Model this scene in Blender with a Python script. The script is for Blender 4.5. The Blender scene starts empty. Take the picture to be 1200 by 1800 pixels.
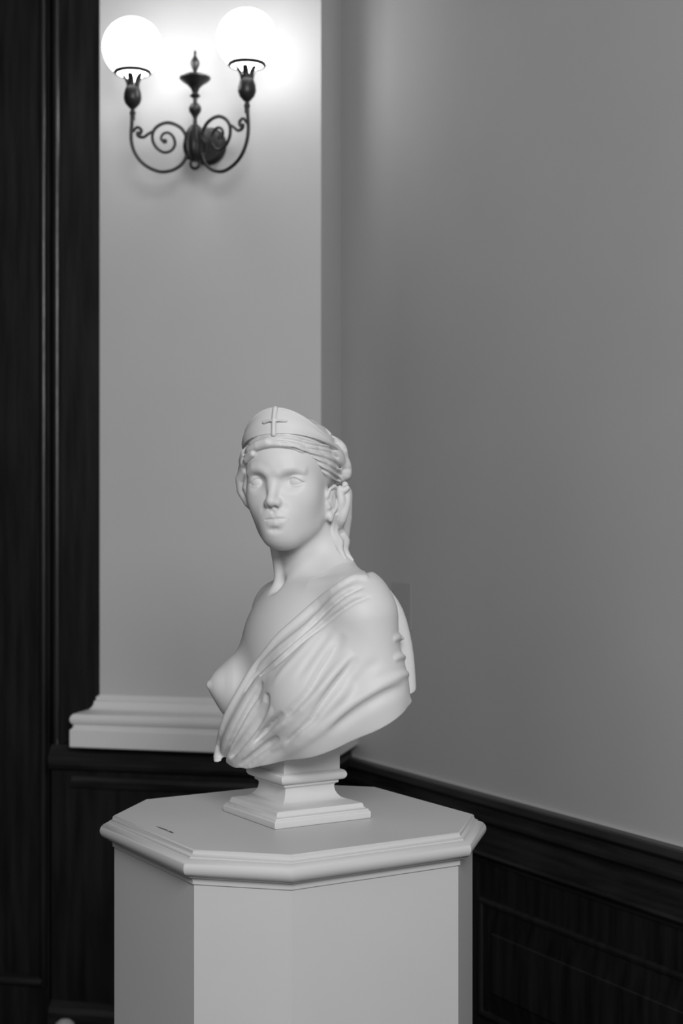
import bpy, bmesh, math, random
import numpy as np
from mathutils import Vector, Matrix

# ------------------------------------------------------------------ camera, world, lights, exposure
scene = bpy.context.scene
COL = scene.collection
PI = math.pi
F = 2620.0                     # focal length in pixels of a 1200 x 1800 frame
HORIZON = 920.0
CAM = np.array([0.0, 0.0, 1.55])

cam_data = bpy.data.cameras.new('camera')
cam_data.sensor_fit = 'VERTICAL'
cam_data.sensor_height = 36.0
cam_data.lens = 36.0 * F / 1800.0
cam_data.shift_y = (HORIZON - 900.0) / 1800.0
cam_data.clip_start = 0.05
cam_data.dof.use_dof = True
cam_data.dof.focus_distance = 2.50
cam_data.dof.aperture_fstop = 52.4 / 12.5
cam = bpy.data.objects.new('camera', cam_data)
cam.location = CAM
cam.rotation_euler = (PI / 2, 0, 0)
COL.objects.link(cam)
scene.camera = cam

world = bpy.data.worlds.new('world')
scene.world = world
world.use_nodes = True
world.node_tree.nodes['Background'].inputs[0].default_value = (0.9, 0.9, 0.9, 1)
world.node_tree.nodes['Background'].inputs[1].default_value = 0.05

def area_light(name, loc, target, size, power):
    l = bpy.data.lights.new(name, 'AREA')
    l.shape = 'RECTANGLE'
    l.size, l.size_y = size
    l.energy = power
    l.color = (1, 1, 1)
    o = bpy.data.objects.new(name, l)
    o.location = loc
    o.rotation_euler = (Vector(target) - Vector(loc)).to_track_quat('-Z', 'Y').to_euler()
    COL.objects.link(o)
    return o
# large soft lamp of the room, high up behind the photographer's right shoulder
area_light('key_lamp', (0.48, -1.20, 2.95), (-0.05, 2.6, 1.3), (1.3, 1.3), 122)
# broad fill light added near the left wall to brighten left-facing sides
area_light('added_fill_left', (-1.72, 0.1, 2.2), (0.4, 1.1, 1.6), (2.8, 2.8), 25)

scene.view_settings.view_transform = 'Standard'
scene.view_settings.look = 'None'
scene.view_settings.exposure = 0.06
scene.view_settings.gamma = 1.0
scene.view_settings.use_curve_mapping = False

# ------------------------------------------------------------------ helpers
def mat(name, base, rough=0.6, noise=0.0, scale=20.0, bump=0.0, bscale=60.0, metal=0.0, stretch=None,
        sss=0.0, coat=0.0):
    m = bpy.data.materials.new(name)
    m.use_nodes = True
    nt = m.node_tree
    b = nt.nodes['Principled BSDF']
    b.inputs['Roughness'].default_value = rough
    b.inputs['Metallic'].default_value = metal
    if coat:
        b.inputs['Coat Weight'].default_value = coat
        b.inputs['Coat Roughness'].default_value = 0.2
    tc = nt.nodes.new('ShaderNodeTexCoord')
    mp = nt.nodes.new('ShaderNodeMapping')
    nt.links.new(tc.outputs['Object'], mp.inputs['Vector'])
    if stretch:
        mp.inputs['Scale'].default_value = stretch
    n = nt.nodes.new('ShaderNodeTexNoise')
    n.inputs['Scale'].default_value = scale
    n.inputs['Detail'].default_value = 5
    nt.links.new(mp.outputs[0], n.inputs['Vector'])
    r = nt.nodes.new('ShaderNodeValToRGB')
    lo, hi = base * (1 - noise), base * (1 + noise)
    r.color_ramp.elements[0].position = 0.3
    r.color_ramp.elements[1].position = 0.7
    r.color_ramp.elements[0].color = (lo, lo, lo, 1)
    r.color_ramp.elements[1].color = (hi, hi, hi, 1)
    nt.links.new(n.outputs['Fac'], r.inputs[0])
    nt.links.new(r.outputs[0], b.inputs['Base Color'])
    if sss:
        b.inputs['Subsurface Weight'].default_value = sss
        b.inputs['Subsurface Radius'].default_value = (0.01, 0.01, 0.01)
        b.inputs['Subsurface Scale'].default_value = 0.4
    if bump:
        n2 = nt.nodes.new('ShaderNodeTexNoise')
        n2.inputs['Scale'].default_value = bscale
        n2.inputs['Detail'].default_value = 6
        nt.links.new(mp.outputs[0], n2.inputs['Vector'])
        bp = nt.nodes.new('ShaderNodeBump')
        bp.inputs['Strength'].default_value = bump
        bp.inputs['Distance'].default_value = 0.002
        nt.links.new(n2.outputs['Fac'], bp.inputs['Height'])
        nt.links.new(bp.outputs[0], b.inputs['Normal'])
    return m

M = {
    'marble': mat('white_marble', 0.61, 0.55, 0.02, 9, 0.03, 120),
    'pedestal': mat('pedestal_paint', 0.55, 0.42, 0.015, 6, 0.04, 180),
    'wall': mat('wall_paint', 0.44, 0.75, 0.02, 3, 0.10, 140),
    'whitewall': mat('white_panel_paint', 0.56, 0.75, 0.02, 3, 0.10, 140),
    'sill': mat('sill_paint', 0.76, 0.5, 0.02, 6, 0.05, 140),
    'dim': mat('dark_panelling', 0.08, 0.6, 0.3, 8),
    'ceiling': mat('ceiling_paint', 0.25, 0.8, 0.02, 3),
    'wood': mat('dark_walnut', 0.011, 0.30, 0.55, 7, 0.25, 30, stretch=(6, 6, 0.5)),
    'woodh': mat('dark_walnut_rail', 0.018, 0.30, 0.55, 7, 0.25, 30, stretch=(0.7, 0.7, 7)),
    'woodcap': mat('lit_walnut_cap', 0.034, 0.34, 0.3, 7, 0.2, 30, stretch=(0.7, 0.7, 7)),  # walnut lightened: the light the projecting cap catches is put into its colour
    'bronze': mat('dark_bronze', 0.045, 0.38, 0.3, 40, 0.3, 90, metal=0.6),
    'floor': mat('floor_carpet', 0.03, 0.95, 0.3, 90, 0.6, 300),
    'ink': mat('black_ink', 0.02, 0.7),
    'plate': mat('painted_plate', 0.38, 0.7, 0.02, 10),
    'pale': mat('pale_plaster', 0.5, 0.7, 0.05, 10),
}
def emission_mat(name, strength):
    m = bpy.data.materials.new(name)
    m.use_nodes = True
    nt = m.node_tree
    b = nt.nodes['Principled BSDF']
    b.inputs['Base Color'].default_value = (0.85, 0.85, 0.85, 1)
    b.inputs['Roughness'].default_value = 0.25
    b.inputs['Emission Color'].default_value = (1, 1, 1, 1)
    b.inputs['Emission Strength'].default_value = strength
    return m
M['globe'] = emission_mat('lit_opal_glass', 8.5)

def new_obj(name, verts, faces, material, parent=None, smooth=False):
    me = bpy.data.meshes.new(name)
    me.from_pydata([tuple(map(float, v)) for v in verts], [], faces)
    me.validate()
    bm = bmesh.new(); bm.from_mesh(me)
    bmesh.ops.recalc_face_normals(bm, faces=bm.faces)
    bm.to_mesh(me); bm.free()
    if smooth:
        me.polygons.foreach_set('use_smooth', [True] * len(me.polygons))
    me.materials.append(material)
    o = bpy.data.objects.new(name, me)
    COL.objects.link(o)
    if parent: o.parent = parent
    return o
def smooth_angle(o, deg=35):
    me = o.data
    me.polygons.foreach_set('use_smooth', [True] * len(me.polygons))
    me.set_sharp_from_angle(angle=math.radians(deg))
    return o
def empty(name, loc=(0, 0, 0), rz=0.0):
    o = bpy.data.objects.new(name, None)
    o.location = loc; o.rotation_euler = (0, 0, rz)
    COL.objects.link(o)
    return o
def tag(o, label=None, cat=None, group=None, kind=None):
    if label: o['label'] = label
    if cat: o['category'] = cat
    if group: o['group'] = group
    if kind: o['kind'] = kind
    return o
def prism(poly, z0, z1):
    """vertical prism over a plan polygon"""
    n = len(poly)
    v = [(p[0], p[1], z0) for p in poly] + [(p[0], p[1], z1) for p in poly]
    f = [tuple(range(n - 1, -1, -1)), tuple(range(n, 2 * n))]
    f += [(i, (i + 1) % n, n + (i + 1) % n, n + i) for i in range(n)]
    return v, f
def sweep(path, profile, closed=False, cap=True):
    """profile [(outward offset, z)] carried along a plan path with mitred corners; outward = right of travel"""
    P = [np.array(p, float) for p in path]
    n = len(P)
    nrm = []
    for i in range(n if closed else n - 1):
        d = P[(i + 1) % n] - P[i]; d /= np.linalg.norm(d)
        nrm.append(np.array([d[1], -d[0]]))
    verts, faces = [], []
    m = len(profile)
    for i in range(n):
        if closed: a, b = nrm[i - 1], nrm[i]
        else: a, b = nrm[max(i - 1, 0)], nrm[min(i, n - 2)]
        mt = (a + b) / (1 + a @ b)
        for (o, z) in profile:
            q = P[i] + mt * o
            verts.append((q[0], q[1], z))
    for i in range(n if closed else n - 1):
        j = (i + 1) % n
        for k in range(m - 1):
            faces.append((i * m + k, j * m + k, j * m + k + 1, i * m + k + 1))
    if not closed and cap:
        faces.append(tuple(range(m))); faces.append(tuple(range((n - 1) * m, n * m))[::-1])
    return verts, faces
def arc(cx, cz, r, a0, a1, n, rz=None):
    rz = r if rz is None else rz
    return [(cx + r * math.cos(math.radians(a0 + (a1 - a0) * i / n)),
             cz + rz * math.sin(math.radians(a0 + (a1 - a0) * i / n))) for i in range(n + 1)]
def lathe(profile, seg=28, c=(0, 0, 0)):
    v, f = [], []
    m = len(profile)
    for i in range(seg):
        a = 2 * PI * i / seg
        for (r, z) in profile:
            v.append((c[0] + r * math.cos(a), c[1] + r * math.sin(a), c[2] + z))
    for i in range(seg):
        j = (i + 1) % seg
        for k in range(m - 1):
            f.append((i * m + k, j * m + k, j * m + k + 1, i * m + k + 1))
    return v, f
def catmull(pts, sub=6):
    P = [np.array(p, float) for p in pts]
    P = [2 * P[0] - P[1]] + P + [2 * P[-1] - P[-2]]
    out = []
    for i in range(1, len(P) - 2):
        a, b, c, d = P[i - 1], P[i], P[i + 1], P[i + 2]
        for k in range(sub):
            t = k / sub
            out.append(0.5 * (2 * b + (c - a) * t + (2 * a - 5 * b + 4 * c - d) * t * t + (3 * b - a - 3 * c + d) * t ** 3))
    out.append(P[-2])
    return out
def tube(pts, radii, seg=10):
    P = [Vector(p) for p in pts]
    n = len(P)
    v, f = [], []
    t0 = (P[1] - P[0]).normalized()
    ref = Vector((0, 0, 1)) if abs(t0.z) < 0.9 else Vector((1, 0, 0))
    u = t0.cross(ref).normalized()
    for i in range(n):
        t = (P[min(i + 1, n - 1)] - P[max(i - 1, 0)]).normalized()
        u = (u - t * u.dot(t)).normalized()
        w = t.cross(u)
        for k in range(seg):
            a = 2 * PI * k / seg
            v.append(P[i] + (u * math.cos(a) + w * math.sin(a)) * radii[i])
    for i in range(n - 1):
        for k in range(seg):
            l = (k + 1) % seg
            f.append((i * seg + k, i * seg + l, (i + 1) * seg + l, (i + 1) * seg + k))
    f.append(tuple(range(seg))[::-1]); f.append(tuple(range((n - 1) * seg, n * seg)))
    return v, f
def merge(*vf):
    V, Fc = [], []
    for v, f in vf:
        o = len(V); V += list(v); Fc += [tuple(i + o for i in q) for q in f]
    return V, Fc
def frame_box(org, ex, ey, a0, a1, b0, b1, z0, z1):
    """box in a plan frame: a along ex, b along ey"""
    org, ex, ey = np.array(org), np.array(ex), np.array(ey)
    return prism([org + ex * a + ey * b for a, b in ((a0, b0), (a1, b0), (a1, b1), (a0, b1))], z0, z1)

# ------------------------------------------------------------------ the room
# plan: a bay. The sconce stands on a white projecting panel; the long wall runs off to the right.
SB = math.radians(13.5)
T = np.array([math.cos(SB), -math.sin(SB)])       # along the sconce wall, to the right
N = np.array([-math.sin(SB), -math.cos(SB)])      # out of the sconce wall, into the room
RW = np.array([0.4915, -0.8709])                  # along the right wall, towards the camera
RN = np.array([-0.8709, -0.4915])                 # out of the right wall, into the room
INNER = np.array([0.0, 4.40])                     # corner of panel return and right wall
DEPTH = 0.245
PB = INNER + N * DEPTH                            # right front edge of the white panel
PA = PB - T * 0.661                               # left front edge
CEIL = 4.4
RAIL = 0.874

def struct(name, vf, m, parent=None, smooth=False):
    o = new_obj(name, vf[0], vf[1], m, parent, smooth)
    if parent is None: tag(o, kind='structure')
    return o
LW = PA - N * 0.045                                # plane of the dark wood beside the panel
BACK_L = LW - T * 1.6
R_END = INNER + RW * 6.6
REAR = np.array([R_END[0] - 5.2 * 0.95, R_END[1] - 1.2])
room = [BACK_L, INNER, R_END, REAR]
fl = prism([BACK_L - N * 0.3 - T * 0.3, INNER - N * 0.4 + T * 0.1, INNER - RN * 0.3, R_END - RN * 0.3 + RW * 0.3,
            REAR + np.array([-.3, -.3])], -0.1, 0.0)
tag(struct('floor', fl, M['floor']), label='dark floor')
struct('ceiling', prism([BACK_L - N * 0.3 - T * 0.3, INNER - N * 0.4 + T * 0.1, INNER - RN * 0.3, R_END - RN * 0.3 + RW * 0.3,
            REAR + np.array([-.3, -.3])], CEIL, CEIL + 0.1), M['ceiling'])
# white projecting panel with the sconce, above the sill
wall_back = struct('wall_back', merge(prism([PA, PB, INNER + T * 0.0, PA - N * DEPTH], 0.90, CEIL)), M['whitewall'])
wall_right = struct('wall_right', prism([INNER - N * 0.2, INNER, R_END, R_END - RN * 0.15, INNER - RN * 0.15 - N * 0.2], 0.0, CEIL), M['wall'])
struct('wall_rear', prism([R_END, R_END + RW * 0.15, REAR + np.array([0, -.15]), REAR], 0, CEIL), M['dim'])
WL = (BACK_L - REAR); WL /= np.linalg.norm(WL)
wall_left = struct('wall_left', prism([REAR, REAR + np.array([-.15, 0]), BACK_L + np.array([-.15, 0]) , BACK_L], 0, CEIL), M['dim'])
# sill moulding that wraps the foot of the panel
z0 = 0.908
sill_prof = [(0, z0), (0.062, z0), (0.065, z0 + .003), (0.065, z0 + .050), (0.062, z0 + .053), (0.058, z0 + .056), (0.058, z0 + .061),
             ] + arc(0.046, z0 + .080, 0.019, -60, 60, 8) + [(0.047, z0 + .099)] + \
            [(0.0415 - 0.0295 * math.sin(math.radians(a)), z0 + .129 - 0.030 * math.cos(math.radians(a))) for a in (0, 15, 30, 45, 60, 75, 90)] + \
            [(0.008, z0 + .131), (0.008, z0 + .140), (0.0, z0 + .146)]
sill = struct('trim_1', sweep([PA - N * 0.20, PA, PB, PB - N * (DEPTH - .001)], sill_prof), M['sill'])
smooth_angle(sill, 40)
tag(sill, label='white moulded sill wrapping the foot of the white wall panel')

# dark wood dado under the sill and along the right wall
def wood_struct(name, label):
    e = empty(name); tag(e, label=label, kind='structure'); return e
dado = wood_struct('trim_2', 'dark wooden dado under the white sill')
DL = PA - T * 0.150                                 # left end of the dado, flush with the panel face
new_obj('board', *prism([DL, PB + T * 0.02, INNER + T * .02, DL - N * 0.06, ], 0.10, 0.905), M['wood'], dado)
o = new_obj('cap_moulding', *sweep([DL, PB + T * .02, PB + T * .02 - N * (DEPTH - .03)], [(0, .832), (0.010, .835)] + arc(0.010, .848, .013, -90, 0, 6) +
            [(0.026, .851), (0.026, .874), (0.020, .880), (0.0, .905)]), M['woodh'], dado)
smooth_angle(o)
o = new_obj('panel_moulding', *sweep([PA - T * .085, PB - T * .03], [(0, .782), (0.014, .786), (0.018, .796), (0.010, .803), (0.004, .815), (0, .818)]), M['woodh'], dado)
o = new_obj('skirting', *sweep([DL, PB + T * .02, PB + T * .02 - N * (DEPTH - .03)], [(0, 0), (0.025, 0), (0.025, .13), (0.018, .145), (0.006, .155), (0, .16)]), M['woodh'], dado)

rdado = wood_struct('trim_3', 'dark panelled wooden dado along the long wall')
R0 = INNER + RW * 0.0
R1 = INNER + RW * 4.2
def rbox(name, a0, a1, d0, d1, za, zb, m='woodh'):
    return new_obj(name, *frame_box(INNER, RW, RN, a0, a1, d0, d1, za, zb), M[m], rdado)
rbox('board', 0.0, 4.2, 0.001, 0.012, 0.12, 0.84, 'wood')
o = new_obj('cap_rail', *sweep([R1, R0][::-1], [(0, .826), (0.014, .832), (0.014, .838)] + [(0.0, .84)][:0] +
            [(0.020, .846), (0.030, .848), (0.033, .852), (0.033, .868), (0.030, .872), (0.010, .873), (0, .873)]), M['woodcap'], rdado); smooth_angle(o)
o = new_obj('rail_bead', *sweep([R1, R0][::-1], [(0, .871), (0.008, .871), (0.009, .873), (0.007, .8765), (0, .877)]), M['wall'], rdado); smooth_angle(o)
o['label'] = 'thin painted bead above the wooden rail'
o = new_obj('bed_moulding', *sweep([R1, R0][::-1], [(0.012, .784), (0.016, .786), (0.018, .796), (0.024, .804), (0.031, .808), (0.033, .816), (0.031, .824), (0.016, .829), (0.012, .832)]), M['woodh'], rdado); smooth_angle(o)
rbox('top_rail', 0.0, 4.2, 0.010, 0.024, 0.728, 0.786)
for a0, a1 in ((0.0, 0.62), (2.45, 2.6)):
    rbox('stile', a0, a1, 0.010, 0.0238, 0.20, 0.728, 'wood')
rbox('bottom_rail', 0.0, 4.2, 0.010, 0.0242, 0.12, 0.20)
o = new_obj('skirting', *sweep([R1, R0][::-1], [(0.01, 0), (0.045, 0), (0.045, .10), (0.035, .12), (0.024, .128), (0.01, .13)]), M['woodh'], rdado)
def panel(a0, a1, za, zb):
    # sticking round the opening and a raised field with bevelled margins
    def ring(spec):
        v, f = [], []
        for (ins, d) in spec:
            for a, z in ((a0 + ins, za + ins), (a1 - ins, za + ins), (a1 - ins, zb - ins), (a0 + ins, zb - ins)):
                q = INNER + RW * a + RN * d; v.append((q[0], q[1], z))
        for k in range(len(spec) - 1):
            for i in range(4):
                j = (i + 1) % 4
                f.append((k * 4 + i, k * 4 + j, k * 4 + 4 + j, k * 4 + 4 + i))
        return v, f
    o = new_obj('panel_sticking', *ring([(-.002, .012), (-.002, .030), (.004, .033), (.008, .031), (.012, .022), (.020, .017), (.026, .016), (.027, .012)]), M['woodh'], rdado); smooth_angle(o)
    sp = [(.115, .012), (.115, .020), (.122, .024), (.130, .022), (.132, .018), (.190, .030), (.192, .034)]
    v, f = ring(sp); k = len(v); f.append((k - 4, k - 3, k - 2, k - 1))
    o = new_obj('raised_panel', v, f, M['wood'], rdado); smooth_angle(o)
panel(0.62, 2.45, 0.20, 0.728)
panel(2.60, 4.15, 0.20, 0.728)

# dark panelled woodwork beside the white panel, on the left
wood = wood_struct('trim_4', 'tall dark wooden panelling and casing beside the white wall panel')
def lbox(name, a0, a1, d0, d1, za, zb, m='wood'):
    return new_obj(name, *frame_box(LW, T, N, a0, a1, d0, d1, za, zb), M[m], wood)
lbox('backing', -1.6, 0.0, -0.10, -0.055, 0.0, CEIL)
lbox('casing', -0.142, 0.0, -0.055, 0.0, 0.0, CEIL)
def vert_bead(name, a, d, r, za, zb):
    v, f = [], []
    pl = [LW + T * (a + r * math.cos(math.radians(t))) + N * (d + r * math.sin(math.radians(t))) for t in range(-30, 211, 20)]
    v, f = prism(pl, za, zb)
    return smooth_angle(new_obj(name, v, f, M['wood'], wood), 40)
vert_bead('casing_bead', -0.156, -0.006, 0.0135, 0.0, CEIL)
lbox('stile', -0.255, -0.190, -0.055, -0.030, 0.0, CEIL)
vert_bead('stile_bead', -0.210, -0.031, 0.013, 0.17, CEIL)
lbox('panel', -1.6, -0.255, -0.055, -0.046, 0.0, CEIL)
lbox('bottom_rail', -1.6, -0.255, -0.050, -0.030, 0.0, 0.17)
o = new_obj('rail_bead', *sweep([LW - T * 1.6 + N * -0.046, LW - T * 0.210 + N * -0.046], [(0, .17), (0.022, .172)] + arc(.022, .185, .013, -90, 90, 6) + [(0, .20)]), M['woodh'], wood); smooth_angle(o)

# switch plate on the long wall, behind the bust's shoulder
def wall_pt(px, py):
    """where a pixel's ray meets the long wall"""
    d = np.array([(px - 600) / F, 1.0])
    A = np.array([[d[0], -RW[0]], [d[1], -RW[1]]])
    t, s = np.linalg.solve(A, INNER)
    return s, 1.55 - (py - HORIZON) / F * t
s, zc = wall_pt(706, 1066)
sp = empty('switch_plate', tuple(INNER + RW * s) + (zc - 0.065,)); tag(sp, 'small painted switch plate on the long wall behind the marble shoulder', 'switch plate')
def spbox(name, a0, a1, d0, d1, za, zb, m):
    v, f = frame_box((0, 0), RW, RN, a0, a1, d0, d1, za, zb)
    return new_obj(name, v, f, m, sp)
o = spbox('plate', -0.050, 0.050, 0.0005, 0.0024, 0, .13, M['plate'])
bv = o.modifiers.new('soft edge', 'BEVEL'); bv.width = .002; bv.segments = 2
for px, py in ((689.5, 1043), (708, 1076)):
    s2, z2 = wall_pt(px, py); a_ = s2 - s; z_ = z2 - (zc - .065)
    spbox('screw', a_ - .006, a_ + .006, 0.0025, 0.0050, z_ - .005, z_ + .005, M['bronze'])

# ------------------------------------------------------------------ pedestal
YAW = math.radians(58.5)
FW = np.array([-math.sin(YAW), -math.cos(YAW)])
LF = np.array([math.cos(YAW), -math.sin(YAW)])
C0 = np.array([-0.084, 2.623])
DECK = 1.55 - 0.513
ped = empty('pedestal', (C0[0], C0[1], 0)); tag(ped, 'white octagonal pedestal with moulded top carrying the marble bust', 'pedestal')
def W2(u, v): return FW * u + LF * v
H, CH = 0.2727, 0.1123
octa = [(H - CH, H), (-(H - CH), H), (-H, H - CH), (-H, -(H - CH)), (-(H - CH), -H), (H - CH, -H), (H, -(H - CH)), (H, H - CH)]
octa = [W2(*p) for p in octa]
# make sure the path runs so that outward is to the right of travel
area = sum(octa[i][0] * octa[(i + 1) % 8][1] - octa[(i + 1) % 8][0] * octa[i][1] for i in range(8))
if area < 0: octa = octa[::-1]
v, f = sweep(octa, [(-0.0015, 0.0), (-0.0015, DECK - .050)], closed=True)
f.append(tuple(range(0, 16, 2))[::-1])
new_obj('shaft', v, f, M['pedestal'], ped)
prof = [(-0.0015, DECK - .056), (0.0015, DECK - .054), (0.0015, DECK - .0505)] + \
       [(0.0015 + .007 * (1 - math.cos(math.radians(a))), DECK - .0505 + .008 * math.sin(math.radians(a))) for a in (15, 30, 45, 60, 75, 90)] + \
       [(0.0095, DECK - .0405)] + arc(0.0075, DECK - .0262, 0.0143, -85, 88, 14) + [(0.0075, DECK - .0112), (0.0075, DECK - .0095)] + \
       [(0.0075 - .0065 * math.sin(math.radians(a)), DECK - .0095 + .0075 * (1 - math.cos(math.radians(a)))) for a in (15, 30, 45, 60, 75, 90)] + [(0.0, DECK - .0008), (-0.001, DECK)]
v, f = sweep(octa, prof, closed=True)
m_ = len(prof)
f.append(tuple(i * m_ + m_ - 1 for i in range(8)))
f.append(tuple(i * m_ for i in range(8))[::-1])
top = new_obj('moulded_top', v, f, M['pedestal'], ped); smooth_angle(top, 32)
# a line of tiny dark lettering near the left front edge (too small to read): strokes only
v, f = [], []
random.seed(4)
def deck_pt(px, py):
    t = 0.513 * F / (py - HORIZON)
    return np.array([(px - 600) / F * t, t])
a, b = deck_pt(274, 1453.3), deck_pt(302.5, 1464.8)
ex = (b - a); L = np.linalg.norm(ex); ex /= L; ey = np.array([-ex[1], ex[0]])
x = 0.0
while x < L:
    hgt = random.choice((.004, .0045, .006)); wd = random.uniform(.0012, .0026)
    if random.random() < .14: x += .002
    for (x0, x1, y0, y1) in ((x, x + .0009, 0, hgt), (x + wd, x + wd + .0008, 0, hgt * .8), (x, x + wd, hgt * .45, hgt * .62)):
        k = len(v)
        for (p, q) in ((x0, y0), (x1, y0), (x1, y1), (x0, y1)):
            w = a + ex * p + ey * q - C0; v.append((w[0], w[1], DECK + .0003))
        f.append((k, k + 1, k + 2, k + 3))
    x += wd + .0014
o = new_obj('lettering', v, f, M['ink'], ped); o['label'] = 'line of tiny black lettering'

# ------------------------------------------------------------------ sconce
WALLY = lambda X: PB[1] + (X - PB[0]) * (-math.tan(SB))
def px3(px, py, Y): return np.array([(px - 600) / F * Y, Y, 1.55 - (py - HORIZON) / F * Y])
GL, GR = px3(237, 88, 4.07), px3(430, 66, 4.0)
gz = (GL[2] + GR[2]) / 2
cupL, cupR = np.array([GL[0] - .006, GL[1]]), np.array([GR[0] + .006, GR[1]])
hub2 = (cupL + cupR) / 2 - N * 0.088 + np.array([-.0135, 0])
wall_hit = hub2 - N * ((hub2 - PB) @ N)
sc = empty('wall_sconce', (wall_hit[0], wall_hit[1], gz - .27)); tag(sc, 'dark bronze two-armed wall sconce with scrolled arms and lit globes', 'wall lamp')
SO = np.array([wall_hit[0], wall_hit[1], gz - .27])
def so(name, vf, m, parent=sc, smooth=True, ang=40):
    v = [np.array(p) - SO for p in vf[0]]
    o = new_obj(name, v, vf[1], m, parent)
    if smooth: smooth_angle(o, ang)
    return o
HZ = gz - .27                 # hub height
h3 = np.array([hub2[0], hub2[1], HZ])
def zpx(py, Y=hub2[1]): return 1.55 - (py - HORIZON) / F * Y
# stem with dish and finial
st = lathe([(0.001, zpx(88)), (.004, zpx(92)), (.0035, zpx(98)), (.007, zpx(102)), (.0125, zpx(108)), (.013, zpx(114)), (.008, zpx(121)), (.0045, zpx(126)), (.007, zpx(129)), (.0085, zpx(131)), (.001, zpx(131.5))], 20, (h3[0], h3[1], 0))
so('finial', st, M['bronze'])
st = lathe([(.001, zpx(131)), (.030, zpx(132)), (.043, zpx(136)), (.0435, zpx(138.5)), (.036, zpx(143)), (.022, zpx(149)), (.012, zpx(156)), (.0075, zpx(163)), (.012, zpx(166.5)), (.015, zpx(168.5)), (.012, zpx(170.5)), (.006, zpx(173)), (.006, zpx(181)),
            (.013, zpx(184)), (.0175, zpx(190)), (.0165, zpx(196)), (.010, zpx(202)), (.0055, zpx(208)), (.006, zpx(218)), (.014, zpx(222)), (.001, zpx(224))], 24, (h3[0], h3[1], 0))
so('stem', st, M['bronze'])
# central boss in front of the bracket
bs = lathe([(.001, zpx(221)), (.010, zpx(222)), (.016, zpx(230)), (.0225, zpx(245)), (.025, zpx(258)), (.022, zpx(270)), (.015, zpx(280)), (.010, zpx(284)), (.001, zpx(285))], 16, (h3[0], h3[1], 0))
so('boss', bs, M['bronze'])
for k in range(8):
    a = 2 * PI * k / 8
    pts = [(h3[0] + r * math.cos(a), h3[1] + r * math.sin(a), zpx(y)) for r, y in ((.012, 223), (.0185, 231), (.025, 245), (.0275, 258), (.024, 271), (.016, 281))]
    so('boss_leaf', tube(catmull(pts, 3), [.0035 + .003 * math.sin(PI * i / 15) for i in range(16)], 6), M['bronze'])
ring = [(h3[0] + .013 * math.cos(t) * T[0], h3[1] + .013 * math.cos(t) * T[1], zpx(288) + .013 * math.sin(t)) for t in np.linspace(0, 2 * PI, 25)]
so('drop_ring', tube(ring, [.0045] * 25, 8), M['bronze'])
# wall plate (bell on its side) and bracket arm
def side_lathe(profile, zc, seg=28):
    v, f = [], []
    m = len(profile)
    for i in range(seg):
        a = 2 * PI * i / seg
        for (r, d) in profile:
            q = wall_hit + T * r * math.cos(a) + N * d
            v.append((q[0], q[1], zc + r * math.sin(a)))
    for i in range(seg):
        j = (i + 1) % seg
        for k in range(m - 1):
            f.append((i * m + k, j * m + k, j * m + k + 1, i * m + k + 1))
    return v, f
pz = zpx(252, 4.2)
HUBD = float((hub2 - PB) @ N) - .004
so('wall_plate', side_lathe([(.001, .0), (.052, .0), (.054, .004), (.052, .010), (.046, .014), (.046, .024), (.044, .045), (.038, .062), (.030, .076), (.026, .086), (.022, .100), (.018, .115), (.014, HUBD), (.001, HUBD)], pz), M['bronze'])
def arm(cup, sgn):
    e = cup - hub2; Lh = np.linalg.norm(e); e = e / Lh
    k = Lh / 104.0           # one drawing unit; the left arm in the picture is drawn broadside, 104 units long
    def pt(x, y): return (hub2[0] + e[0] * (337 - x) * k, hub2[1] + e[1] * (337 - x) * k, HZ + (240 - y) * k * 1.02)
    root = None
    c = [(232, 186), (231.5, 203), (230.5, 216), (231, 232), (236, 248), (246, 262), (261, 272), (280, 277), (299, 273), (314, 263), (322, 250), (325, 235), (323, 219), (315, 205), (302, 198), (288, 197), (275, 203), (267, 213), (266, 226), (272, 238), (284, 245), (296, 242), (303, 232), (301, 220), (293, 213), (284, 215), (280, 223), (285, 229)]
    P = catmull([pt(*q) for q in c], 5)
    n = len(P)
    so('arm', tube(P, [(.0050 if i < n * .5 else .0050 - .0014 * (i - n * .5) / (n * .5)) for i in range(n)], 10), M['bronze'])
    q = pt(286, 227); 
    so('scroll_eye', lathe([(.001, -.007), (.006, -.005), (.0075, 0), (.006, .005), (.001, .007)], 12, q), M['bronze'])
    c = [(233, 216), (240, 208), (247, 211), (246, 217), (241, 217), (243, 222), (251, 223), (259, 217), (267, 212)]
    P = catmull([pt(*q) for q in c], 4); n = len(P)
    so('leaf_scroll', tube(P, [.0035 + .0015 * math.sin(PI * i / (n - 1)) for i in range(n)], 8), M['bronze'])
    c = [(318, 226), (326, 228), (333, 224), (337, 232)]
    P = catmull([pt(*q) for q in c], 4); n = len(P)
    so('knuckle', tube(P, [.008] * n, 8), M['bronze'])
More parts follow.
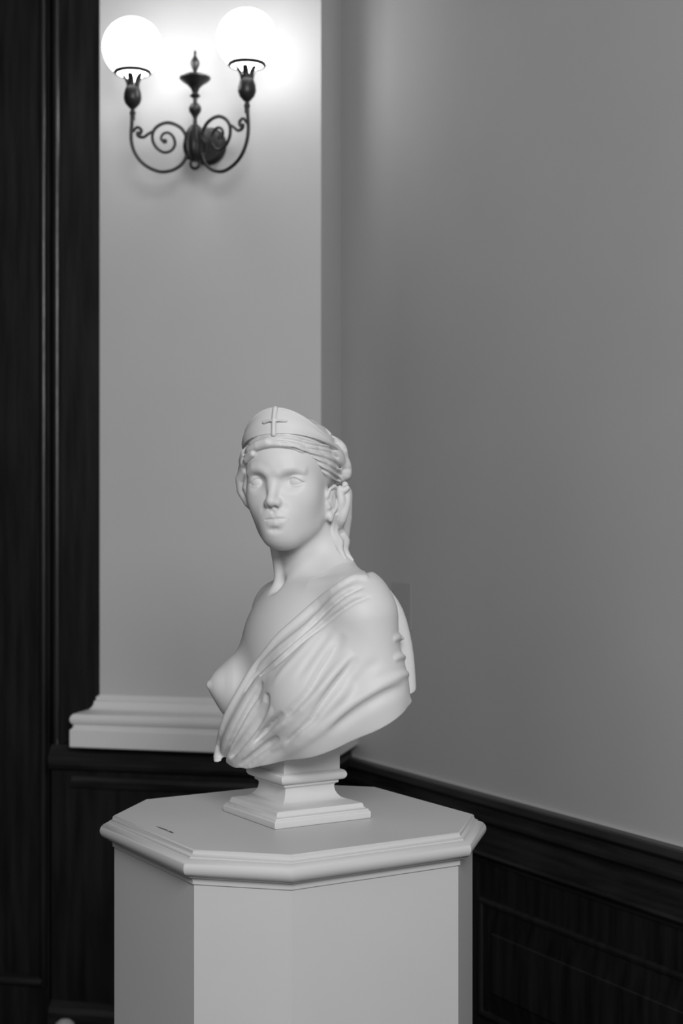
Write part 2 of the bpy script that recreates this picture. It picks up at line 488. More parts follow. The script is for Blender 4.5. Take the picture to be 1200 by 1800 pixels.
def cup_and_globe(cup, g):
    zb = g[2] - .069                                    # where the globe sits in its gallery
    zc = lambda d: zb - d
    so('cup', lathe([(.001, zc(.128)), (.0065, zc(.128)), (.0065, zc(.114)), (.008, zc(.112)), (.0085, zc(.106)), (.006, zc(.103)), (.006, zc(.098)), (.012, zc(.092)), (.020, zc(.083)), (.0245, zc(.070)), (.0235, zc(.055)), (.020, zc(.043)), (.0165, zc(.036)), (.001, zc(.036))], 24, (cup[0], cup[1], 0)), M['bronze'])
    for i in range(6):                                  # petals that flare up towards the globe
        a = 2 * PI * i / 6 + .4
        v, f = [], []
        rows = [(.0165, .040, .0085), (.0165, .030, .0085), (.020, .020, .0088), (.027, .010, .0080), (.034, .004, .0045), (.038, .001, .0012)]
        for (r, d, w) in rows:
            for s in (-1, 0, 1):
                rr = r - (.0015 if s else 0)
                v.append((cup[0] + rr * math.cos(a) - s * w * math.sin(a), cup[1] + rr * math.sin(a) + s * w * math.cos(a), zc(d)))
        m = len(rows)
        for j in range(m - 1):
            for s in range(2):
                f.append((j * 3 + s, j * 3 + s + 1, j * 3 + 4 + s, j * 3 + 3 + s))
        o = so('petal', (v, f), M['bronze'])
        md = o.modifiers.new('thick', 'SOLIDIFY'); md.thickness = .0016
    so('fitter_ring', lathe([(.0430, zc(.004)), (.0480, zc(.003)), (.0515, zc(-.001)), (.0515, zc(-.005)), (.0490, zc(-.009)), (.0455, zc(-.009)), (.0430, zc(.004))], 32, (g[0], g[1], 0)), M['bronze'])
    prof = [(.001, -.040), (.010, -.040), (.0105, -.016), (.012, -.0135)]
    R = .0815
    pr = [(r, zb + z + .0) for r, z in prof] + [(R * math.sin(math.radians(t)), g[2] - R * math.cos(math.radians(t))) for t in range(9, 180, 6)] + [(.001, g[2] + R)]
    o = so('glass_globe', lathe(pr, 40, (g[0], g[1], 0)), M['globe'], ang=180)
    o['label'] = 'lit white glass globe'
arm(cupL, -1); arm(cupR, 1)
cup_and_globe(cupL, np.array([cupL[0], cupL[1], gz])); cup_and_globe(cupR, np.array([cupR[0], cupR[1], gz]))

# pale thing at the foot of the panelling
q = px3(114, 1812, 4.15)
bt = empty('doorstop', (q[0], q[1], 0)); tag(bt, 'small pale rounded doorstop on the floor by dark panelling', 'doorstop')
new_obj('body', *lathe([(.001, 0), (.040, 0), (.042, .004), (.040, .03), (.034, .08), (.031, .135), (.026, .158), (.014, .168), (.001, .170)], 20), M['pale'], bt)
smooth_angle(bt.children[0] if bt.children else o, 50)
# ------------------------------------------------------------------ marble bust: distance fields turned into meshes
# bust coordinates: X to the right, Y away from the camera, Z up, origin on the pedestal under the socle
CAMB = np.array([-C0[0], -C0[1], 0.513])
def ray_dirs(px):
    px = np.asarray(px, float)
    d = np.stack([(px[:, 0] - 600) / F, np.ones(len(px)), -(px[:, 1] - HORIZON) / F], 1)
    return d / np.linalg.norm(d, axis=1)[:, None]

class Frame:
    def __init__(s, o, R, k=1.0): s.o, s.R, s.k = np.asarray(o, float), np.asarray(R, float), k
    def loc(s, P): return ((P - s.o.astype(P.dtype)) @ s.R.T.astype(P.dtype)) / P.dtype.type(s.k)
    def wor(s, p): return (np.asarray(p, float) * s.k) @ s.R + s.o
def rot(yaw, pitch=0.0, roll=0.0):
    y, p, r = map(math.radians, (yaw, pitch, roll))
    fw = np.array([-math.sin(y), -math.cos(y), 0]); lf = np.array([math.cos(y), -math.sin(y), 0]); up = np.array([0, 0, 1.])
    f2 = fw * math.cos(p) + up * math.sin(p); u2 = up * math.cos(p) - fw * math.sin(p)
    return np.array([f2, lf * math.cos(r) + u2 * math.sin(r), u2 * math.cos(r) - lf * math.sin(r)])
WF = Frame((0, 0, 0), np.eye(3))
TF = Frame((0, 0, 0), rot(58.5))
HF = Frame((-0.003, -0.010, 0.586), rot(19.0, 0.0, 3.2), 0.985)

class Prim:
    """a shape in a frame, with its bounding box"""
    def __init__(s, fr, fn, lo, hi):
        s.fr, s.fn = fr, fn
        c = np.array([[x, y, z] for x in (lo[0], hi[0]) for y in (lo[1], hi[1]) for z in (lo[2], hi[2])])
        w = fr.wor(c); s.lo, s.hi = w.min(0), w.max(0)
    def __call__(s, P): return s.fn(s.fr.loc(P)) * s.fr.k
def ell(fr, c, r, pit=0.0, yaw=0.0):
    c = np.array(c, np.float32); r = np.array(r, np.float32)
    a, b = math.radians(pit), math.radians(yaw)
    Rm = np.array([[math.cos(a), 0, -math.sin(a)], [0, 1, 0], [math.sin(a), 0, math.cos(a)]]) @ np.array([[math.cos(b), math.sin(b), 0], [-math.sin(b), math.cos(b), 0], [0, 0, 1]])
    Rm = Rm.astype(np.float32)
    def fn(p):
        q = (p - c) @ Rm.T
        a = np.linalg.norm(q / r, axis=1); b = np.linalg.norm(q / (r * r), axis=1) + 1e-9
        return a * (a - 1) / b
    m = float(max(r)) if (pit or yaw) else None
    ext = np.array([m] * 3) if m else r
    return Prim(fr, fn, c - ext, c + ext)
def chain(fr, pts, rad):
    A = np.array(pts, np.float32)
    rad = np.array([rad] * len(A) if np.isscalar(rad) else rad, np.float32)
    def seg(p, i):
        ab = A[i + 1] - A[i]
        t = np.clip(((p - A[i]) @ ab) / (ab @ ab + 1e-12), 0, 1)
        return np.linalg.norm(p - A[i] - t[:, None] * ab, axis=1) - (rad[i] + t * (rad[i + 1] - rad[i]))
    def fn(p):
        best = np.full(len(p), 9.0, np.float32)
        for i in range(len(A) - 1):
            np.minimum(best, seg(p, i), out=best)
        return best
    m = rad.max()
    pr = Prim(fr, fn, A.min(0) - m, A.max(0) + m)
    pr.segs = [Prim(fr, (lambda p, i=i: seg(p, i)), np.minimum(A[i], A[i + 1]) - max(rad[i], rad[i + 1]), np.maximum(A[i], A[i + 1]) + max(rad[i], rad[i + 1])) for i in range(len(A) - 1)]
    return pr
def fold(pts, amp, wa, wb=None, ends=0.25, toward=(0, -1, 0)):
    """a swelling (amp > 0) or furrow (amp < 0) along a 3D polyline: wa / wb are its widths on either side"""
    A = np.array(pts, np.float32); wb = wa if wb is None else wb
    n = len(A) - 1
    tw = np.array(toward, np.float32)
    def fn(p):
        best = np.full(len(p), 9.0, np.float32); w = np.full(len(p), wa, np.float32); par = np.zeros(len(p), np.float32)
        for i in range(n):
            ab = A[i + 1] - A[i]
            t = np.clip(((p - A[i]) @ ab) / (ab @ ab + 1e-12), 0, 1)
            r = p - A[i] - t[:, None] * ab
            d = np.linalg.norm(r, axis=1)
            m = d < best
            best[m] = d[m]; par[m] = (i + t[m]) / n
            if wa != wb:
                side = np.cross(ab, tw); w[m] = np.where(r[m] @ side > 0, wa, wb)
        e0, e1 = ends if isinstance(ends, tuple) else (ends, ends)
        fade = np.clip(par / e0, 0, 1) * np.clip((1 - par) / e1, 0, 1)
        return amp * np.exp(-(best / w) ** 2) * fade
    m = 2.3 * max(wa, wb)
    pr = Prim(WF, fn, A.min(0) - m, A.max(0) + m); pr.amp = abs(amp)
    return pr
def half(fr, p0, n):
    """half space: negative behind the plane"""
    p0 = np.array(p0, np.float32); n = np.array(n, np.float32); n = n / np.linalg.norm(n)
    return Prim(fr, lambda p: (p - p0) @ n, (-2, -2, -2), (2, 2, 2))

def combine(mode, d, e, k):
    if mode == 'sub': e = -e
    if mode == 'add':
        if k <= 0: return np.minimum(d, e)
        h = np.clip(0.5 + 0.5 * (d - e) / k, 0, 1)
        return d + (e - d) * h - k * h * (1 - h)
    if k <= 0: return np.maximum(d, e)
    h = np.clip(0.5 - 0.5 * (d - e) / k, 0, 1)
    return d + (e - d) * h + k * h * (1 - h)
class Field:
    def __init__(s, ops=None): s.ops = list(ops or [])
    def add(s, prim, k=0.0): s.ops.append(('add', prim, k)); return s
    def sub(s, prim, k=0.0): s.ops.append(('sub', prim, k)); return s
    def cut(s, prim, k=0.0): s.ops.append(('int', prim, k)); return s
    def off(s, v): s.ops.append(('off', v, 0)); return s
    def disp(s, prim): s.ops.append(('disp', prim, 0)); return s
    def at(s, P):
        P = np.asarray(P, np.float32)
        d = np.full(len(P), 1.0, np.float32)
        for mode, p, k in s.ops:
            if mode == 'off': d = d - p
            elif mode == 'disp': d = d - p(P)
            else: d = combine(mode, d, p(P), k)
        return d
    def grid(s, xs, ys, zs):
        D = np.full((len(xs), len(ys), len(zs)), 0.05, np.float32)
        for mode, p, k in s.ops:
            if mode == 'off':
                D -= np.float32(p); continue
            m = 0.0 if mode == 'disp' else k + 0.008
            if mode == 'int':
                near = np.nonzero(D < 0.03)
                g = np.stack([xs[near[0]], ys[near[1]], zs[near[2]]], 1).astype(np.float32)
                D[near] = combine('int', D[near], p(g), k); continue
            sl = [slice(*np.searchsorted(ax, (p.lo[i] - m, p.hi[i] + m))) for i, ax in enumerate((xs, ys, zs))]
            sub = D[sl[0], sl[1], sl[2]]
            if sub.size == 0: continue
            def pts(a): return np.stack(np.meshgrid(xs[a[0]], ys[a[1]], zs[a[2]], indexing='ij'), -1).reshape(-1, 3).astype(np.float32)
            if mode == 'disp':
                near = np.nonzero(np.abs(sub) < 0.012 + 1.1 * p.amp)
                if len(near[0]):
                    g = np.stack([xs[sl[0]][near[0]], ys[sl[1]][near[1]], zs[sl[2]][near[2]]], 1).astype(np.float32)
                    sub[near] -= p(g)
                continue
            if hasattr(p, 'segs') and len(p.segs) > 1:
                e = np.full(sub.shape, 9.0, np.float32)
                for q in p.segs:
                    ss = [slice(*np.searchsorted(ax, (q.lo[i] - m, q.hi[i] + m))) for i, ax in enumerate((xs, ys, zs))]
                    w = tuple(slice(ss[i].start - sl[i].start, ss[i].stop - sl[i].start) for i in range(3))
                    if e[w].size: e[w] = np.minimum(e[w], q(pts(ss)).reshape(e[w].shape))
            else: e = p(pts(sl)).reshape(sub.shape)
            D[sl[0], sl[1], sl[2]] = combine(mode, sub, e, k)
        return D
    def hit(s, px):
        """points where the rays of photo pixels meet this surface (closest approach if they miss)"""
        d = ray_dirs(px)
        t = np.full(len(d), 2.25); best = np.full(len(d), 9.0); bt = t.copy()
        live = np.arange(len(d))
        for _ in range(110):
            if not len(live): break
            e = s.at(CAMB + d[live] * t[live][:, None]).astype(float)
            better = e < best[live]
            best[live[better]] = e[better]; bt[live[better]] = t[live[better]]
            t[live] += np.maximum(e, 4e-4) * 0.75
            live = live[(e > 2e-4) & (t[live] < 3.0)]
        return CAMB + d * bt[:, None]

def surface_nets(D, xs, ys, zs):
    ins = D < 0
    nx, ny, nz = D.shape
    cnt = np.zeros((nx - 1, ny - 1, nz - 1), np.int8)
    for a in (0, 1):
        for b in (0, 1):
            for c in (0, 1):
                cnt += ins[a:nx - 1 + a, b:ny - 1 + b, c:nz - 1 + c]
    I, J, K = np.nonzero((cnt > 0) & (cnt < 8))
    idx = np.full(cnt.shape, -1, np.int32); idx[I, J, K] = np.arange(len(I))
    acc = np.zeros((len(I), 3)); num = np.zeros(len(I))
    cor = [(a, b, c) for a in (0, 1) for b in (0, 1) for c in (0, 1)]
    for p in cor:
        for ax in range(3):
            if p[ax]: continue
            q = list(p); q[ax] = 1
            v0 = D[I + p[0], J + p[1], K + p[2]]; v1 = D[I + q[0], J + q[1], K + q[2]]
            cr = (v0 < 0) != (v1 < 0)
            t = np.where(cr, v0 / np.where(cr, v0 - v1, 1), 0)
            pos = [np.full(len(I), float(p[i])) for i in range(3)]
            pos[ax] = t
            for i in range(3): acc[:, i] += np.where(cr, pos[i], 0)
            num += cr
    acc /= num[:, None]
    V = np.stack([xs[I] + acc[:, 0] * (xs[I + 1] - xs[I]), ys[J] + acc[:, 1] * (ys[J + 1] - ys[J]), zs[K] + acc[:, 2] * (zs[K + 1] - zs[K])], 1)
    Q = []
    for ax in range(3):
        s0 = [slice(None)] * 3; s1 = [slice(None)] * 3
        s0[ax] = slice(0, -1); s1[ax] = slice(1, None)
        ch = ins[tuple(s0)] != ins[tuple(s1)]
        i, j, k = np.nonzero(ch)
        g = [i, j, k]; o = [a for a in range(3) if a != ax]
        ok = (g[o[0]] > 0) & (g[o[1]] > 0) & (g[o[0]] < D.shape[o[0]] - 1) & (g[o[1]] < D.shape[o[1]] - 1)
        g = [a[ok] for a in g]
        sgn = ins[g[0], g[1], g[2]]
        def cell(du, dv):
            h = list(g); h[o[0]] = g[o[0]] - du; h[o[1]] = g[o[1]] - dv
            return idx[h[0], h[1], h[2]]
        q = np.stack([cell(1, 1), cell(0, 1), cell(0, 0), cell(1, 0)], 1)
        flip = sgn if ax != 1 else ~sgn
        q[~flip] = q[~flip][:, ::-1]
        Q.append(q)
    return V, np.concatenate(Q)
def relax(V, Q, it, lam=0.5):
    n = len(V)
    for _ in range(it):
        S = np.zeros((n, 3)); c = np.zeros(n)
        for a, b in ((0, 1), (1, 2), (2, 3), (3, 0)):
            for i in range(3):
                S[:, i] += np.bincount(Q[:, a], V[Q[:, b], i], n) + np.bincount(Q[:, b], V[Q[:, a], i], n)
            c += np.bincount(Q[:, a], minlength=n) + np.bincount(Q[:, b], minlength=n)
        V = V + lam * (S / np.maximum(c, 1)[:, None] - V)
    return V
def axis(*segs):
    out = [segs[0][0]]
    for a, b, h in segs:
        n = max(1, int(round((b - a) / h)))
        out += list(a + (b - a) * np.arange(1, n + 1) / n)
    return np.array(out)
def field_mesh(name, fld, axes, parent, material, it=1):
    V, Q = surface_nets(fld.grid(*axes), *axes)
    if it: V = relax(V, Q, it)
    me = bpy.data.meshes.new(name)
    me.vertices.add(len(V)); me.vertices.foreach_set('co', V.astype(np.float32).ravel())
    me.loops.add(Q.size); me.loops.foreach_set('vertex_index', Q.astype(np.int32).ravel())
    me.polygons.add(len(Q))
    me.polygons.foreach_set('loop_start', np.arange(0, Q.size, 4, dtype=np.int32))
    me.update(calc_edges=True)
    me.validate()
    me.polygons.foreach_set('use_smooth', [True] * len(me.polygons))
    me.materials.append(material)
    o = bpy.data.objects.new(name, me); COL.objects.link(o); o.parent = parent
    return o

# ---- torso (x forward, y her left, z up)
def make_torso(bare):
    t = Field()
    t.add(ell(TF, (-.025, 0, .240), (.100, .142, .190)))
    t.add(chain(TF, [(-.045, -.125, .350), (-.045, 0, .366), (-.040, .145, .375)], [.042, .050, .046]), .05)
    for s in (-1, 1):
        if s > 0: t.add(chain(TF, [(-.045, .158, .350), (-.052, .168, .270), (-.062, .172, .18)], [.050, .047, .044]), .035)
        else: t.add(chain(TF, [(-.050, -.142, .345), (-.062, -.158, .270), (-.072, -.165, .18)], [.046, .045, .042]), .035)
        dz = .022 if s < 0 else 0.0
        t.add(chain(TF, [(-.055, .028 * s, .47 - dz), (-.058, .075 * s, .420 - dz), (-.050, .135 * s, .395 - dz)], [.026, .028, .030]), .03)
        if s < 0:
            t.add(ell(TF, (.054, .074 * s, .219), (.060, .058, .064)), .026)
            t.add(chain(TF, [(.088, .078 * s, .226), (.100, .082 * s, .227)], [.031, .022]), .02)
            t.add(ell(TF, (.1225, .0870 * s, .2275), (.0055, .0065, .0065)), .006)
        else: t.add(ell(TF, (.036, .098, .226), (.060, .062, .066)), .035)
        t.add(chain(TF, [(.012, .018 * s, .390 - dz * .3), (.004, .070 * s, .402 - dz), (-.020, .125 * s, .402 - dz)], [.009, .008, .010]), .022)
    t.add(ell(TF, (.010, 0, .298), (.060, .100, .085)), .045)
    return t
torso = make_torso(True)
torso_soft = make_torso(False)
# neck
neck_lo = TF.wor((-.050, 0, .398)); neck_hi = HF.wor((-.020, .002, -.06))
mid = (neck_lo + neck_hi) / 2
neck = chain(WF, [neck_lo, mid, neck_hi], [.054, .0525, .053])

# ---- head (x forward, y her left, z up, origin between the eyes' level and the ears)
head = Field()
head.add(ell(HF, (-.008, 0, .034), (.096, .072, .078)))
head.add(ell(HF, (.022, 0, -.020), (.072, .060, .090)), .03)
head.add(ell(HF, (.040, 0, .030), (.050, .056, .046)), .03)
for s in (-1, 1):
    head.add(chain(HF, [(.002, .044 * s, -.050), (.024, .037 * s, -.075), (.060, .014 * s, -.095)], [.018, .017, .018]), .03)
    head.add(ell(HF, (.050, .036 * s, -.028), (.028, .026, .030)), .025)
head.add(ell(HF, (.041, 0, -.056), (.049, .0485, .053)), .02)
head.add(ell(HF, (.068, 0, -.090), (.024, .022, .021)), .022)
head.add(ell(HF, (.072, 0, -.064), (.0225, .027, .025)), .02)
EYE = {1: np.array((.0660, .0355, -.0045)), -1: np.array((.0660, -.0340, -.0010))}
ER = .0168
def lids(s):
    E = EYE[s].astype(np.float32)
    def fn(p):
        q = p - E
        yy = q[:, 1] * s
        w = np.clip((yy + .0005) / .0180, -1.2, 1.2)
        tilt = -.0026 * np.maximum(w, 0)
        zu = .0076 * (1 - w * w) + tilt - .0008 * w
        zl = -.0070 * (1 - w * w) + tilt
        thick = np.where(q[:, 2] > 0, .0026, .0016)
        shell = np.linalg.norm(q, axis=1) - (ER + thick)
        ap = np.maximum(q[:, 2] - zu, zl - q[:, 2])
        d = np.maximum(shell, -ap * .9)
        return np.maximum(d, .004 - q[:, 0])
    return Prim(HF, fn, E - .021, E + .021)
for s in (-1, 1):
    ey, ez = EYE[s][1], EYE[s][2]
    head.sub(ell(HF, (.1055, ey, ez + .0010), (.0285, .0215, .0145)), .013)
    head.add(chain(HF, [(.0925, .011 * s, .0170 + ez), (.0895, .022 * s, .0225 + ez), (.0840, .036 * s, .0240 + ez), (.0740, .049 * s, .0185 + ez)], [.0055, .0055, .0055, .0045]), .009)
    head.add(ell(HF, EYE[s], (ER, ER, ER)), .0008)
    head.add(lids(s), .0018)
# nose in one line with the forehead
head.add(chain(HF, [(.085, 0, .025), (.0880, 0, .002), (.0995, 0, -.026), (.1050, 0, -.0362)], [.010, .0078, .0078, .0092]), .009)
for s in (-1, 1):
    head.add(ell(HF, (.0965, .0096 * s, -.0395), (.0100, .0058, .0068)), .006)
for s in (-1, 1):
    head.sub(chain(HF, [(.0965, .0065 * s, -.0478), (.1035, .0052 * s, -.0452)], [.0026, .0020]), .003)
# lips and chin
def hfold(pts, amp, w, ends=.25): head.disp(fold(HF.wor(pts), amp, w, None, ends))
def lp(pts): return [(x + .0004, y * 1.10 + .0030, z) for x, y, z in pts]
head.add(chain(HF, lp([(.0885, .0170, -.0666), (.0918, .0105, -.0634), (.0948, .0042, -.0614), (.0942, 0, -.0622), (.0948, -.0042, -.0614), (.0918, -.0105, -.0634), (.0885, -.0170, -.0666)]), [.0020, .0038, .0046, .0044, .0046, .0038, .0020]), .0050)
head.add(chain(HF, lp([(.0880, .0150, -.0694), (.0922, .0085, -.0728), (.0945, 0, -.0738), (.0922, -.0085, -.0728), (.0880, -.0150, -.0694)]), [.0028, .0056, .0062, .0056, .0028]), .0050)
head.sub(chain(HF, lp([(.0945, .0168, -.0674), (.0980, .0100, -.0670), (.1010, 0, -.0676), (.0980, -.0100, -.0670), (.0945, -.0168, -.0674)]), [.0006, .0013, .0014, .0013, .0006]), .0022)
hfold([(.0985, 0, -.0510), (.0990, 0, -.0590)], -.0022, .0032, .3)
hfold([(.0885, .016, -.0835), (.0945, .007, -.0850), (.0960, 0, -.0855), (.0945, -.007, -.0850), (.0885, -.016, -.0835)], -.0036, .0050, .35)
for s in (-1, 1):
    hfold([(.0990, .0150 * s, -.038), (.0950, .0200 * s, -.047), (.0900, .0250 * s, -.056)], -.0010, .0050, .4)
# her left ear; the right one lies under the hair
for s in (1,):
    def e(x, y, z): return (x, (y + .001) * s, (z + .0045) * 1.06 - .0125)
    head.add(chain(HF, [e(.003, .061, -.018), e(.002, .064, -.052)], [.009, .008]), .008)
    head.add(ell(HF, e(-.006, .071, -.025), (.012, .006, .022)), .004)
    head.add(chain(HF, [e(.011, .068, -.022), e(.009, .073, -.010), e(-.003, .0775, -.0045), e(-.015, .080, -.010), e(-.018, .080, -.024), e(-.011, .076, -.040), e(.000, .071, -.052)], [.0030, .0030, .0034, .0036, .0036, .0036, .0040]), .003)
    head.add(ell(HF, e(.004, .070, -.0565), (.0068, .0050, .0085)), .005)
    head.sub(ell(HF, e(.001, .0805, -.028), (.0065, .0060, .012)), .004)
    head.add(chain(HF, [e(.010, .067, -.034), e(.009, .069, -.040)], [.004, .004]), .004)
cord_l = [HF.wor((-.018, .050, -.075)), None, TF.wor((.016, .014, .388))]
cord_r = [HF.wor((-.018, -.050, -.075)), None, TF.wor((.016, -.014, .388))]
for c in (cord_l, cord_r): c[1] = c[0] * .45 + c[2] * .55
# head + neck ops come first, then the torso is blended on: simplest as one op list
figure = Field(head.ops)
figure.add(neck, .016)
first = True
for mode, p, k in torso.ops:
    figure.ops.append((mode, p, max(k, .03) if first else k)); first = False
figure.add(chain(WF, cord_l, [.011, .010, .007]), .014)
figure.add(chain(WF, cord_r, [.010, .008, .0065]), .014)
figure.sub(ell(TF, (.036, 0, .408), (.018, .010, .016)), .012)
CUT0, CUTN = (.12, 0, .089), (-.527, 0, -1.0)              # slanting lower cut of the bust
figure_full = Field(figure.ops)
figure.cut(half(TF, (.12, 0, .104), CUTN), .004)
AX_FIG = (axis((-.20, -.12, .004), (-.12, .055, .0012), (.055, .11, .002), (.11, .24, .004)),
          axis((-.20, -.15, .004), (-.15, -.05, .0012), (-.05, .03, .002), (.03, .22, .004)),
          axis((.085, .455, .0030), (.455, .63, .0012), (.63, .70, .003)))
bust = empty('marble_bust', (C0[0], C0[1], DECK))
tag(bust, 'white marble bust of a draped woman wearing a diadem with a cross', 'bust')
# ---- socle: square moulded foot
sq = [W2(*p) for p in ((1, 1), (-1, 1), (-1, -1), (1, -1))]
if sum(sq[i][0] * sq[(i + 1) % 4][1] - sq[(i + 1) % 4][0] * sq[i][1] for i in range(4)) < 0: sq = sq[::-1]
def square_sweep(profile, c=(0.0, 0.0)):
    path = [np.array(c) + p * 0.02 for p in sq]
    return sweep(path, [(h - 0.02, z) for h, z in profile], closed=True)
SC = W2(-.004, .002)
prof = [(.0925, 0), (.0945, .001), (.0955, .003), (.0955, .011), (.094, .0135), (.0925, .0145), (.0925, .017)] + \
       [(.0925 - .0065 * math.sin(math.radians(a)), .017 + .006 * (1 - math.cos(math.radians(a)))) for a in (20, 45, 70, 90)] + [(.0855, .0245), (.0845, .0265), (.0800, .0275)] + \
       [(.049 + .031 * (1 - math.sin(math.radians(a))), .0275 + .026 * (1 - math.cos(math.radians(a)))) for a in (15, 30, 45, 60, 75, 90)] + \
       [(.0492, .057), (.0510, .0595), (.0545, .0610), (.0545, .0660)] + arc(.0565, .0752, .0090, -88, 90, 10) + [(.0560, .0845), (.0560, .105), (.0570, .125), (.0600, .15), (.066, .18), (.072, .20)]
v, f = square_sweep(prof, SC)
f.append(tuple(i * len(prof) for i in range(4))[::-1])
o = new_obj('socle', v, f, M['marble'], bust); smooth_angle(o, 30)
bv = o.modifiers.new('soft edges', 'BEVEL'); bv.width = .0012; bv.segments = 2; bv.limit_method = 'ANGLE'; bv.angle_limit = math.radians(60)

# ---- drapery
def cp2(pts): return [(340 + a / 2.857, 980 + b / 2.857) for a, b in pts]
def cp5(pts): return [(360 + a / 7.5, 1140 + b / 7.5) for a, b in pts]
def cp1(pts): return [(380 + a / 4.0, 690 + b / 4.0) for a, b in pts]
def on(fld, px, sub=4, push=0.0):
    """photo polyline -> 3D polyline lying on a surface, optionally pushed along the viewing ray"""
    q = np.array(catmull(px, sub))
    P = fld.hit(q)
    return P + ray_dirs(q) * push
def taper(n, r, e=0.35):
    return [r * (e + (1 - e) * math.sin(PI * min(1, max(0, (i + .5) / n))) ** .6) for i in range(n)]

drape = Field(torso_soft.ops)
drape.add(ell(TF, (.030, -.005, .165), (.092, .110, .125)), .03)
drape.add(ell(TF, (.000, .115, .215), (.088, .078, .120)), .04)
drape.add(ell(TF, (-.060, .150, .225), (.060, .060, .080)), .03)
drape.off(.006)
drape_base = Field(drape.ops)
ed = cp2([(850, 95), (700, 165), (560, 285), (450, 385), (360, 495), (300, 580), (240, 680), (185, 775), (150, 880), (125, 990)])
def curve_cut(P):
    """cloth edge: an upright cut through the body along a 3D polyline, kept on her left"""
    A = np.array(P, np.float32)[:, [0, 2]]
    A = np.vstack([A[0] + (A[0] - A[1]) * 6, A, A[-1] + (A[-1] - A[-2]) * 20])
    def fn(p):
        q = p[:, [0, 2]]
        best = np.full(len(q), 9.0, np.float32); sg = np.ones(len(q), np.float32)
        for i in range(len(A) - 1):
            ab = A[i + 1] - A[i]
            t = np.clip(((q - A[i]) @ ab) / (ab @ ab), 0, 1)
            r = q - A[i] - t[:, None] * ab
            d = np.linalg.norm(r, axis=1)
            c = ab[0] * (q[:, 1] - A[i][1]) - ab[1] * (q[:, 0] - A[i][0])
            m = d < best - 1e-7
            best[m] = d[m]; sg[m] = np.where(c[m] > 0, -1, 1)
        return best * sg
    return Prim(WF, fn, (-2, -2, -2), (2, 2, 2))
E3 = on(drape_base, ed, 1)
drape.cut(curve_cut(E3), .003)
def c3(pts): return [(340 + a / 3.0, 890 + b / 3.0) for a, b in pts]
def fd(pts, amp, wa, wb=None, ends=.2, sub=2):
    if ends is LE: pts = pts + [tuple(np.array(pts[-1]) + (np.array(pts[-1]) - np.array(pts[-2])) * k) for k in (.5, 1.0)]
    P = on(drape_base, c3(pts), sub)
    drape.disp(fold(P, amp, wa, wb, ends))
    if amp < -.0105: figure.disp(fold(P, -.6 * abs(amp) - .016, .014, None, .05))   # the body keeps clear of deep folds
LE = (.15, .45)
G1 = [(900, 380), (830, 385), (700, 470), (560, 590), (450, 690), (370, 790), (310, 870), (250, 970), (185, 1090), (150, 1190), (130, 1310), (127, 1345)]
drape.add(chain(WF, on(drape_base, c3(G1), 4, .0035), .0068), .006)
fd([(890, 405), (780, 455), (690, 535), (600, 625), (500, 705), (400, 790), (330, 870)], .0040, .0050, None, .1)
fd([(900, 425), (800, 470), (690, 560), (610, 645), (540, 710), (450, 780), (380, 840), (310, 920), (270, 990)], -.0095, .0026, None, .1)
fd([(920, 445), (830, 480), (730, 560), (640, 640), (560, 705), (480, 780), (400, 850)], .0045, .0048, None, .15)
fd([(940, 475), (850, 505), (740, 580), (650, 655), (570, 715), (470, 805), (380, 880), (300, 960)], -.0085, .0028, None, .15)
LE = (.15, .45)
fd([(420, 850), (340, 930), (270, 1050), (210, 1160), (165, 1260), (140, 1345)], .0085, .0110, None, LE)
fd([(370, 920), (330, 1000), (280, 1090), (235, 1175), (190, 1270), (165, 1350)], -.0170, .0048, None, LE)
fd([(345, 1020), (300, 1100), (250, 1190), (205, 1270), (170, 1355)], .0110, .0058, None, LE)
fd([(385, 985), (380, 1050), (345, 1130), (290, 1205), (235, 1275), (200, 1330)], -.0340, .0056, None, (.12, .2))
fd([(415, 1060), (385, 1130), (310, 1235), (240, 1305), (190, 1365)], .0110, .0055, None, LE)
fd([(470, 1088), (405, 1148), (345, 1215), (300, 1265)], -.0180, .0042, .0070, (.25, .5))
fd([(520, 1100), (420, 1185), (320, 1275), (240, 1360)], .0095, .0062, None, LE)
fd([(450, 1215), (350, 1285), (265, 1345), (220, 1380)], -.0150, .0050, None, (.2, .45))
fd([(500, 1230), (410, 1285), (300, 1370)], .0060, .0055, None, LE)
fd([(440, 1275), (340, 1335), (280, 1380)], -.0050, .0024, None, (.2, .05))
fd([(790, 670), (725, 775), (660, 880), (610, 970), (560, 1030), (480, 1110), (430, 1150)], -.0090, .0060, .0110, .2)
fd([(840, 770), (750, 870), (660, 970), (560, 1070), (450, 1170)], .0065, .0080, None, .25)
fd([(860, 790), (775, 895), (720, 970), (660, 1060), (620, 1120), (560, 1175)], -.0085, .0048, .0085, .25)
fd([(700, 600), (620, 700), (540, 790), (460, 880), (410, 950)], .0028, .0060, None, .3)
fd([(740, 630), (660, 740), (590, 840), (530, 930)], -.0026, .0060, None, .3)
fd([(650, 1090), (600, 1140), (540, 1195), (475, 1258)], -.0090, .0030, .0055, .25)
fd([(850, 920), (760, 1010), (660, 1110), (560, 1200), (470, 1275)], .0045, .0090, None, .25)
fd([(1130, 885), (1030, 925), (930, 985), (830, 1050), (730, 1130), (620, 1210), (480, 1300), (350, 1370)], .0050, .0090, None, .1)
fd([(1115, 950), (1010, 985), (900, 1045), (800, 1115), (700, 1195)], -.0050, .0075, .0120, .2)
fd([(1000, 800), (930, 850), (860, 930), (800, 1000)], -.0025, .0100, None, .3)
